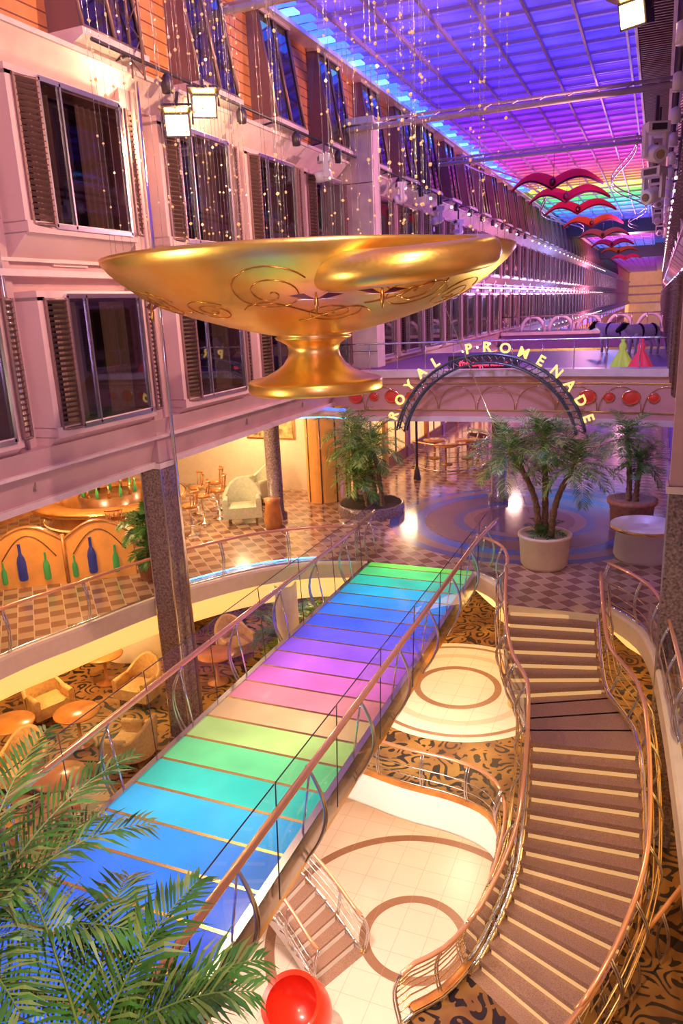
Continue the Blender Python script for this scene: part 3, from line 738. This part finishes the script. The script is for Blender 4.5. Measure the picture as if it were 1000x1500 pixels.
fp((-3.55, 2.35, 2.9), [(1.75, 1.05, 1.0), (1.2, .95, 1.05), (.75, .95, .95), (1.5, .55, .9), (2.3, .8, .9), (.3, .6, .9), (-.4, .8, .8), (3.0, .6, .8)], 1.45)
fp((-2.5, 2.2, 2.75), [(2.6, .9, 1.0), (2.0, .8, .95), (1.35, .9, .85), (.8, .65, .85), (.4, .85, .85), (0, .45, .75), (-.6, .6, .7), (1.1, .15, .75), (3.2, .5, .9), (-1.4, .7, .8)], 1.22)
for cx_, cy_ in ((-3.3, 2.3), (-2.5, 2.2)): mb.lathe([(.3, 0), (.4, .5), (.42, .6), (.36, .6), (0, .52)], (cx_, cy_, 0), 'terracotta', 24)
mb.obj('palm_foreground')
mb = MB(); mb.box(-3.7, .9, -2, 3.1, -.35, 0, 'tile_promenade'); mb.obj('floor_landing')

# ------------------------------------------------------------------ bar area
mb = MB()
mb.box(-20, -10.8, 24.4, 24.6, 0, 3.3, 'cream'); mb.box(-20, -19.8, 5, 24.6, 0, 3.3, 'wood'); mb.obj('wall_bar')
mb = MB(); mb.box(-20, -10.25, -2, 24.6, 3.3, 3.4, 'cream'); mb.obj('ceiling_bar')
mb = MB()
pw = cat([(-11.2, 24.3, 0), (-11.0, 23.0, 0), (-10.3, 22.7, 0), (-9.8, 23.4, 0), (-9.9, 24.3, 0)], 6)
for a, c in zip(pw[:-1], pw[1:]):
    mb.face([a, c, c+Vector((0, 0, 3.3)), a+Vector((0, 0, 3.3))], 'wood_orange', True)
for a in pw[::4]: mb.tube([a+Vector((0, 0, 0)), a+Vector((0, 0, 3.3))], .03, 'wood_dark', 6)
mb.box(-10.2, -9.95, 24.3, YEND, 0, 3.3, 'shop_glow')
for i in range(80):
    y = 25+3*i; mb.box(-9.97, -9.8, y, y+.35, 0, 3.3, 'wood' if i % 2 else 'deep_purple'); mb.box(-9.96, -9.78, y, y+3, 2.6, 3.25, 'shop_pink' if i % 3 == 1 else ('wood' if i % 3 else 'shop_blue'))
    mb.box(-9.97, -9.9, y+1.6, y+1.7, 0, 2.6, 'dark_metal'); mb.box(-9.97, -9.85, y, y+3, 0, .5, 'wood_dark')
mb.obj('wall_shopfront')
mb = MB()
mb.box(.95, 1.1, 26, YEND, 0, 3.4, 'shop_blue')
for i in range(80):
    y = 26+3*i; mb.box(.8, .96, y, y+.5, 0, 3.4, 'deep_purple'); mb.box(.8, .96, y, y+3, 2.6, 3.4, 'deep_purple')
mb.obj('wall_shopfront_right')
mb = MB()
sp = cat([(-14.5, 18.5, 3.15), (-13.2, 20.5, 3.15), (-11.6, 21.9, 3.15), (-10.2, 22.6, 3.15), (-9.2, 22.4, 3.15)], 8)
for z, r, m_ in ((0, .12, 'trim_white'), (-.12, .03, 'neon_cyan'), (.15, .04, 'neon_blue')): mb.tube([p+Vector((0, 0, z)) for p in sp], r, m_, 8)
mb.obj('cove_light')
for i, (x, w_) in enumerate(((-13.6, .9), (-12.4, .7))):
    mb = MB(); mb.box(x-w_/2, x+w_/2, 24.33, 24.4, 1.9, 2.7, 'brass'); mb.box(x-w_/2+.06, x+w_/2-.06, 24.31, 24.34, 1.96, 2.64, 'picture'); mb.obj('framed_picture')
mb = MB()
A = Vector((-16.4, 12.0, 0)); B = Vector((-12.25, 14.95, 0)); D = (B-A); Ln = D.length; D.normalize(); Nn = Vector((D.y, -D.x, 0))
mb.T = Matrix(((D.x, Nn.x, 0, A.x), (D.y, Nn.y, 0, A.y), (0, 0, 1, 0), (0, 0, 0, 1)))
npan = 3; w_ = Ln/npan
for k in range(npan):
    n = 14
    for i in range(n):
        u0, u1 = i/n, (i+1)/n; h0 = 1.15+.42*math.sin(PI*u0); h1 = 1.15+.42*math.sin(PI*u1); x0, x1 = (k+u0)*w_, (k+u1)*w_
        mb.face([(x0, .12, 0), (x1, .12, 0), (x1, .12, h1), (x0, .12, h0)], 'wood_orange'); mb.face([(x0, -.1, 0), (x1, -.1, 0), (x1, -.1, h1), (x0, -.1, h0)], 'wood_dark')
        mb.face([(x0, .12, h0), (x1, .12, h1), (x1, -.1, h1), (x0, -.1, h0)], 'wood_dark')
    mb.tube([((k+i/n)*w_, .14, 1.15+.42*math.sin(PI*i/n)) for i in range(n+1)], .035, 'wood', 6)
    mb.tube([((k+.12+.76*i/n)*w_, .14, .75+.6*math.sin(PI*i/n)) for i in range(n+1)], .015, 'wood_dark', 6)
    mb.tube([(k*w_, .15, 0), (k*w_, .15, 1.3)], .05, 'wood', 6)
    for dx_, sc_, mm in ((.38, 1.0, 'bottle_dark'), (.72, .75, 'bottle_green'), (.12, .6, 'bottle_green')):
        xx = (k+dx_)*w_
        mb.lathe([(r*sc_, z*sc_) for r, z in ((0, .15), (.10, .15), (.115, .2), (.115, .62), (.09, .74), (.04, .84), (.035, 1.08), (.045, 1.1), (0, 1.11))], (xx, .14, .05), mm, 12)
mb.T = None
mb.obj('bar_partition')
mb = MB()
mb.lathe([(2.0, 0), (2.0, .95), (2.3, 1.0), (2.35, 1.06), (2.3, 1.12), (1.6, 1.12), (1.55, 1.0), (1.5, 0)], (-15.6, 18.2, 0), 'wood', 48)
mb.lathe([(2.36, 1.0), (2.38, 1.06), (2.36, 1.1)], (-15.6, 18.2, 0), 'brass', 48); mb.lathe([(2.04, .5), (2.04, .56)], (-15.6, 18.2, 0), 'cream_glow', 48)
for k in range(14):
    a = k/14*2*PI; mb.lathe([(0, 0), (.05, 0), (.05, .22), (.02, .3), (.02, .4), (0, .4)], (-15.6+.8*math.cos(a), 18.2+.8*math.sin(a), 1.2), 'bottle_green' if k % 2 else 'brass', 8)
mb.lathe([(0, 0), (.9, 0), (.95, 1.2), (0, 1.2)], (-15.6, 18.2, 0), 'wood_dark', 24)
mb.obj('bar_counter')
def barstool():
    mb = MB(); mb.lathe([(0, 0), (.22, 0), (.22, .03), (.04, .06), (.03, .7), (.06, .74), (0, .74)], (0, 0, 0), 'chrome', 16)
    mb.lathe([(0, .74), (.2, .75), (.22, .79), (.2, .84), (0, .86)], (0, 0, 0), 'wood', 20)
    mb.tube([(.2*math.cos(a), .2*math.sin(a), .3) for a in [2*PI*i/16 for i in range(16)]], .012, 'chrome', 5, closed=True)
    for a in (-.9, -.45, 0, .45, .9): mb.tube([(.19*math.cos(a), .19*math.sin(a), .84), (.25*math.cos(a), .25*math.sin(a), 1.2)], .014, 'wood', 5)
    mb.tube([(.25*math.cos(a), .25*math.sin(a), 1.2) for a in [-1+i*.2 for i in range(11)]], .025, 'wood', 6)
    return mb.mesh('bar_stool')
BS = barstool()
for a in (-.85, -.4, .05, .5, .95):
    put(BS, 'bar_stool', (-15.6+2.85*math.cos(a), 18.2+2.85*math.sin(a), 0), a, (1.15,)*3)
put(BS, 'bar_stool', (-13.6, 21.2, 0), .5, (1.2,)*3); put(BS, 'bar_stool', (-12.9, 20.2, 0), .5, (1.2,)*3)
def armchair(m='chair_fabric'):
    mb = MB()
    mb.box(-.36, .36, -.36, .34, .18, .46, m)
    mb.grid(lambda u, v: (-.30+.60*u, -.36+.62*v, .46+.05*max(0, math.sin(PI*u))**.5*max(0, math.sin(PI*v))**.5), 8, 8, m)
    def backp(o_):
        return lambda u, v: ((.42+o_)*math.cos(PI*(1-u)), .05+(.42+o_)*abs(math.sin(PI*u))**.8+(.07*v), .2+(.42+.42*abs(math.sin(PI*u))**1.5)*v)
    mb.grid(backp(0), 20, 6, m); mb.grid(backp(.09), 20, 6, m)
    I, O = backp(0), backp(.09)
    mb.grid(lambda u, v: Vector(I(u, 1)).lerp(Vector(O(u, 1)), v)+Vector((0, 0, .04*math.sin(PI*v))), 20, 3, m)
    for s_ in (-1, 1):
        mb.box(s_*.42-.07, s_*.42+.07, -.36, .12, .18, .62, m); mb.tube([(s_*.42, -.37, .62), (s_*.42, .12, .62)], .075, m, 8)
        for yy in (-.3, .34): mb.tube([(s_*.34, yy, 0), (s_*.34, yy, .2)], [.02, .03], 'wood_dark', 6)
    return mb.mesh('armchair')
AC = armchair(); AC2 = armchair('chair_gold')
put(AC, 'armchair', (-11.9, 20.0, 0), .5, (1.25,)*3); put(AC, 'armchair', (-12.7, 22.6, 0), -.4, (1.25,)*3)
def table():
    mb = MB(); mb.lathe([(0, 0), (.25, 0), (.25, .03), (.04, .07), (.04, .68), (.1, .7), (.45, .71), (.46, .73), (.45, .75), (0, .75)], (0, 0, 0), 'wood', 24); return mb.mesh('cafe_table')
TB = table()
mb = MB(); mb.lathe([(0, 0), (.25, 0), (.3, .3), (.22, .8), (.26, .95), (0, .95)], (-10.6, 19.6, 0), 'wood', 20); mb.obj('side_table')
mb = MB(); mb.lathe([(.7, 0), (.75, .1), (.7, .75), (.85, .8), (.85, .88), (0, .9)], (.05, 19.6, 0), 'white', 40); mb.lathe([(.86, .8), (.87, .84), (.86, .88)], (.05, 19.6, 0), 'brass', 40); mb.obj('round_counter')
for (x, y, a) in ((-12.6, 10.6, .3), (-10.9, 12.3, -1.4), (-14.2, 13.2, 1.2), (-12.4, 14.6, 0), (-14.6, 10.3, 0), (-11.2, 17.8, 1), (-6.6, 21.4, 0), (-10.2, 8.2, 2)):
    put(AC2, 'armchair', (x, y, Z4), a, (1.1,)*3)
for (x, y) in ((-12.5, 12.4), (-13.7, 11.5), (-11.0, 10.2), (-10.9, 16.2), (-8.0, 20.8), (-14.0, 15.2)):
    put(TB, 'cafe_table', (x, y, Z4), 0, (1.2,)*3)
mb = MB(); mb.lathe([(.4, 0), (.35, .9), (.6, 1.0), (.6, 1.05), (0, 1.05)], (-2.6, 17.6, Z4), 'wood_orange', 24); mb.obj('podium_desk')
mb = MB()
mb.lathe([(0, 0), (.3, 0), (.3, .03), (.05, .08), (.05, .35), (0, .35)], (0, 0, 0), 'chrome', 20)
def egg(o_):
    def f(u, v):
        th = v*1.95; ph = 2*PI*u; r = .55-o_; tz = math.cos(th)
        return (r*math.sin(th)*math.cos(ph), .12+r*math.sin(th)*math.sin(ph)*.9+.25*(1-math.cos(th))*.3, .85-r*1.05*tz)
    return f
mb.T = Matrix.Translation((0, 0, -.02)) @ Matrix.Rotation(-.35, 4, 'X')
mb.grid(egg(0), 36, 14, 'red_leather'); mb.grid(egg(.08), 36, 14, 'red_leather')
e0, e1 = egg(0), egg(.08); mb.grid(lambda u, v: Vector(e0(u, 1)).lerp(Vector(e1(u, 1)), v), 36, 1, 'red_leather')
mb.T = None
me_ = mb.mesh('egg_chair'); put(me_, 'egg_chair', (-5.0, 9.85, -6.6), 2.6, (1.2,)*3); put(me_, 'egg_chair', (-7.4, 9.0, -6.6), 1.0, (1.1,)*3)

# ------------------------------------------------------------------ statues & decor
def cow():
    mb = MB()
    body = [(-.62, .0, .78), (-.45, 0, .80), (-.15, 0, .76), (.15, 0, .77), (.42, 0, .82), (.6, 0, .9), (.78, 0, 1.0)]
    mb.tube(body, [.12, .24, .27, .27, .24, .16, .11], 'cow_white', 14)
    mb.tube([(.74, 0, 1.02), (.88, 0, 1.0), (1.05, 0, .88), (1.12, 0, .84)], [.09, .12, .085, .06], 'cow_black', 10)
    for s_ in (-1, 1):
        mb.tube([(.84, s_*.08, 1.08), (.82, s_*.22, 1.08)], [.05, .02], 'cow_black', 6); mb.tube([(.86, s_*.06, 1.1), (.88, s_*.1, 1.2)], [.02, .006], 'cream', 5)
        mb.tube([(.42, s_*.14, .75), (.45, s_*.15, .42), (.42, s_*.15, .22), (.43, s_*.15, .02)], [.11, .06, .04, .05], 'cow_white', 8)
        mb.tube([(-.5, s_*.14, .78), (-.42, s_*.15, .48), (-.54, s_*.15, .28), (-.5, s_*.15, .02)], [.14, .075, .045, .05], 'cow_white', 8)
    mb.tube([(-.62, 0, .88), (-.7, 0, .6), (-.7, 0, .35)], [.03, .015, .03], 'cow_black', 6)
    for (x, a, b_) in ((-.33, .15, .265), (.22, .14, .275)):
        mb.tube([(x-a, .02, .80), (x, .03, .81), (x+a, .02, .80)], [.12, b_, .12], 'cow_black', 12)
    return mb.mesh('cow_statue')
CW = cow()
put(CW, 'cow_statue', (-1.5, 32.2, 4.3), 2.6, (1.1,)*3); put(CW, 'cow_statue', (-.45, 30.5, 4.3), 3.9, (1.1,)*3)
for (x, y, m_) in ((-.95, 25.6, 'dress_yellow'), (-.40, 25.2, 'dress_red')):
    mb = MB(); mb.lathe([(r*.75, z*.58) for r, z in ((.45, 0), (.36, .3), (.2, .7), (.12, .95), (.16, 1.15), (.1, 1.3), (.06, 1.36), (.1, 1.45), (.08, 1.58), (0, 1.62))], (x, y, 4.3), m_, 28, lambda a, z: 1+(.16*math.sin(6*a) if z < .5 else 0)); mb.obj('gown_figure')
def bird():
    mb = MB()
    def wing(s_, o_=0):
        def f(u, v):
            x = s_*2.0*u; z = .34*math.sin(u*2.6)-.22*u*u; ch = .8*(1-u)**.6+.04
            return (x, -.5*ch+ch*v+u*u*.9, z+.55*(v-.5)*ch+.06*math.sin(PI*v)+o_)
        return f
    for s_ in (-1, 1):
        mb.grid(wing(s_), 14, 4, 'bird_red'); mb.grid(wing(s_, -.04), 14, 4, 'bird_red')
        mb.tube([wing(s_)(u/14, 0) for u in range(15)], .035, 'bird_dark', 5)
    mb.tube([(0, -.7, .02), (0, -.3, 0), (0, .2, 0), (0, .8, .05)], [.02, .14, .12, .02], 'bird_dark', 8)
    mb.tube([(0, 0, 0), (0, 0, 1.85)], .01, 'silver', 4)
    return mb.mesh('bird_mobile')
BD = bird()
for i, (y, z) in enumerate(((38, 11.6), (43.5, 11.6), (50, 11.6), (60, 11.6), (72, 11.6), (86, 11.6), (100, 11.6), (120, 11.6))): put(BD, 'bird_mobile', (-4.8, y, z), 0, (1.05, 1.2, 1.4))
mb = MB()
for s_ in (-1, 1):
    for dz in (0, .3):
        mb.tube([(-5.2+s_*(3.0+.9*math.cos((y-38)*.22)), y, 12.95+dz) for y in [38+i*1.0 for i in range(50)]], .05, 'track_purple', 6)
mb.obj('ceiling_track')
mb = MB(); mb.box(-9.7, .5, 52, 58, 3.2, 4.3, 'deep_purple'); mb.box(-9.7, .5, 51.85, 52, 4.2, 4.4, 'trim_white'); mb.box(-9.7, .5, 51.85, 51.9, 3.1, 3.3, 'brass')
for i in range(12): mb.tube([(-9.6+i*.9, 52, 4.4), (-9.6+i*.9, 52, 5.4)], .03, 'silver', 5)
mb.tube([(-9.7, 52, 5.4), (.5, 52, 5.4)], .04, 'silver', 6)
for i in range(5): mb.tube([(-8+i*1.9+.8*math.cos(a), 54.5, 4.3+1.0*math.sin(a)) for a in [PI*j/12 for j in range(13)]], .12, 'white', 8)
mb.obj('promenade_overpass')
mb = MB(); mb.box(-10.2, .95, YEND-1, YEND, 0, 14.7, 'far_glow')
for z in (3.3, 6.2, 9.1): mb.box(-10.2, .9, YEND-3, YEND-1, z, z+.6, 'trim_white')
mb.obj('wall_far')
railing('cafe_railing', cat([(-9, 29, 0), (-7.6, 28.2, 0), (-6.4, 29, 0), (-6.2, 31, 0), (-7.4, 32.4, 0)], 6), 1.1, .8, 1, bars=4)
for (x, y) in ((-7.8, 29.8), (-8.6, 31), (-7.2, 31.2)): put(TB, 'cafe_table', (x, y, 0), 0, (1.1,)*3)

# ------------------------------------------------------------------ fixtures + lights
def moving_head(name, loc, rz=0, sc_=1):
    mb = MB()
    mb.box(-.22, .22, -.18, .18, .3, .5, 'white'); mb.box(-.24, -.18, -.08, .08, -.15, .35, 'white'); mb.box(.18, .24, -.08, .08, -.15, .35, 'white')
    mb.tube([(0, .22, -.02), (0, .1, -.05), (0, -.2, -.12), (0, -.3, -.14)], [.1, .17, .17, .14], 'white', 12); mb.tube([(0, -.29, -.138), (0, -.31, -.142)], .09, 'chrome', 12)
    mb.box(-.03, .03, -.03, .03, .5, 1.0, 'dark_metal'); mb.box(-.15, .15, -.19, -.17, .34, .46, 'dark_metal')
    return put(mb.mesh(name), name, loc, rz, (sc_,)*3)
for (x, y, z, r_) in ((-.25, 17, 9.2, .4), (-.25, 18.4, 8.6, -.5), (-.25, 22, 10.0, .5), (-.3, 27, 9.5, 0), (-.3, 34, 10, .3), (-.3, 42, 10, 0), (-9.2, 21.6, 10.3, -1), (-8.9, 33, 10, -.8), (-9, 37, 9.8, -.8), (-.2, 50, 10, 0), (-9.1, 28.5, 10.4, -1)):
    moving_head('stage_light', (x, y, z), r_, .95)
mb = MB(); mb.tube([(0.1, 12, 10.6), (0.1, 60, 10.8)], .05, 'dark_metal', 6); mb.tube([(0.35, 12, 10.9), (0.35, 60, 11.1)], .05, 'dark_metal', 6)
mb.tube([(-9.4, 12, 11.2), (-9.4, 150, 11.2)], .04, 'dark_metal', 6)
for i in range(16):
    y = 13+3*i
    mb.tube([(.1, y, 10.65), (.95, y, 10.8)], .04, 'dark_metal', 5); mb.tube([(-9.4, y, 11.2), (-10.2, y, 11.1)], .03, 'dark_metal', 5)
    mb.lathe([(.0, 0), (.11, .02), (.13, .25), (.06, .36), (0, .36)], (-9.4, y+1.2, 10.8), 'dark_metal', 10); mb.lathe([(0, 0), (.11, 0), (.11, .3), (0, .35)], (.1, y+1.1, 10.2), 'white', 10)
# lamps added for sparkle along the far part of the rails and ledges
for i in range(34):
    y = 30+3.65*i
    for (x, z, r_) in ((-9.4, 10.9, .07), (-9.72, 7.15, .06), (-9.72, 3.9, .07), (.3, 10.3, .06)):
        mb.lathe([(0, -r_), (r_*.8, -r_*.6), (r_, 0), (r_*.8, r_*.6), (0, r_)], (x, y, z), 'added_sparkle', 8)
mb.obj('lighting_rail')
def flood(loc, rz, rx=.3, s_=1.3):
    mb = MB(); mb.T = Matrix.Rotation(rx, 4, 'X')
    mb.box(-.2, .2, -.1, .12, -.17, .17, 'dark_metal'); mb.box(-.17, .17, -.115, -.1, -.14, .14, 'lamp_warm')
    mb.face([(-.22, -.1, .17), (.22, -.1, .17), (.26, -.3, .26), (-.26, -.3, .26)], 'brass'); mb.T = None
    mb.tube([(-.24, 0, 0), (-.24, .05, .3), (.24, .05, .3), (.24, 0, 0)], .02, 'dark_metal', 5); mb.tube([(0, .05, .3), (0, .4, .55)], .03, 'dark_metal', 5)
    return put(mb.mesh('floodlight'), 'floodlight', loc, rz, (s_,)*3)
flood((-9.3, 14.3, 10.25), .5); flood((-8.95, 14.8, 10.65), .6); flood((-.7, 16.3, 11.4), -.5); flood((-.4, 15.6, 11.7), -.4)
def spot(loc, tgt, e, col, ang=70, rad=.12, blend=.8):
    l = bpy.data.lights.new('spot_lamp', 'SPOT'); l.energy = e; l.color = col; l.spot_size = math.radians(ang); l.spot_blend = blend; l.shadow_soft_size = rad
    o = bpy.data.objects.new('spot_lamp', l); o.location = loc; o.rotation_euler = (Vector(tgt)-Vector(loc)).to_track_quat('-Z', 'Y').to_euler(); sc.collection.objects.link(o)
def point(loc, e, col, rad=.12):
    l = bpy.data.lights.new('fill_point', 'POINT'); l.energy = e; l.color = col; l.shadow_soft_size = rad  # unseen points added as fill for bar, lower decks and far promenade
    o = bpy.data.objects.new('fill_point', l); o.location = loc; sc.collection.objects.link(o)
W = (1, .72, .38); PK = (1, .38, .62); PU = (.5, .22, 1)
spot((-9.0, 13.9, 10.2), (-5, 8, 0), 1500, W, 80)
spot((-9.1, 13.9, 9.9), (-10.2, 11.5, 9.5), 260, W, 150)
spot((-9.1, 15.2, 10.3), (-10.2, 17, 10.3), 200, W, 150)
spot((-.3, 15.5, 11.3), (-10, 15, 10), 3800, (1, .56, .34), 80)
spot((-.3, 4, 12.5), (-10, 11, 6.5), 3400, (1, .54, .46), 95)
spot((.3, .8, 6.0), (-10, 9.5, 4.2), 900, (.75, .38, 1), 70)  # added lilac fill beside the camera, tints the left wall
spot((-.1, 26, 11), (-10, 24, 8), 3000, (1, .42, .50), 110)
spot((-.1, 40, 11), (-10, 42, 7), 3000, (.62, .25, 1), 120)
spot((-.1, 60, 11), (-10, 66, 7), 4200, (.5, .28, 1), 120)
spot((-.5, 3, 9.5), (-4.6, 10, 6.4), 1200, (1, .84, .55), 50)
spot((-.6, 15.6, 4.0), (-4.2, 10.5, 6.6), 800, (1, .82, .5), 55)
spot((-9.0, 4, 3.8), (-4.6, 9.6, 6.2), 1000, (1, .80, .5), 60)
spot((-1, 2, 9), (-2.8, 3.4, 2.5), 650, (1, .92, .75), 80)
spot((.2, 5, 8), (-1, 11.5, -2), 1900, (1, .74, .48), 60)
spot((-5.1, 9.5, -.5), (-4.6, 12.0, -6.6), 1350, (1, .78, .62), 125, .4)  # added below the bridge, like the next ones, to light lower decks
spot((-4.0, 6.5, -.5), (-3.5, 9.0, -6.6), 800, (1, .78, .62), 125, .4)
spot((-5.1, 14.5, -.5), (-4.4, 17.0, -3.6), 650, (1, .85, .65), 130, .2)
for p_, e in (((-4.5, 20.5, -.6), 170), ((-9.5, 20, -.6), 190), ((-.6, 18.5, -.6), 120), ((-13, 9, -.6), 280), ((-14, 14, -.6), 340), ((0.3, 11, -4.6), 60)): point(p_, e, (1, .66, .28), .25)
for p_, e in (((-4, 17, -4.3), 170), ((-10, 12, -4.5), 100)): point(p_, e, (1, .7, .5), .25)
for p_, e in (((-13.2, 12.5, 3.0), 230), ((-15, 16, 3.0), 280), ((-12.2, 18.5, 3.0), 300), ((-13.5, 22.4, 3.0), 280)): point(p_, e, (1, .72, .38), .2)
for p_, e, c in (((-9.0, 28.5, 2.3), 80, W), ((.2, 29.5, 2.3), 90, (.35, .3, 1)), ((-6, 36, 3.5), 350, (1, .6, .5)), ((-4, 50, 9), 1200, PK), ((-4, 75, 8), 2600, (.3, .35, 1)), ((-4, 115, 8), 4500, PK)): point(p_, e, c, .4)  # coloured fill added along the far promenade, partly in mid-air
spot((-4.6, 15, 13.3), (-2.5, 23.5, 0), 3600, (.45, .38, 1), 62, .5)  # added blue spot, colours the promenade floor
spot((-4.6, 12, 13.3), (-8, 19.5, 0), 1300, (1, .58, .5), 60, .5)
w = bpy.data.worlds.new('world'); sc.world = w; w.use_nodes = True
w.node_tree.nodes['Background'].inputs['Color'].default_value = (1, .64, .66, 1); w.node_tree.nodes['Background'].inputs['Strength'].default_value = .28
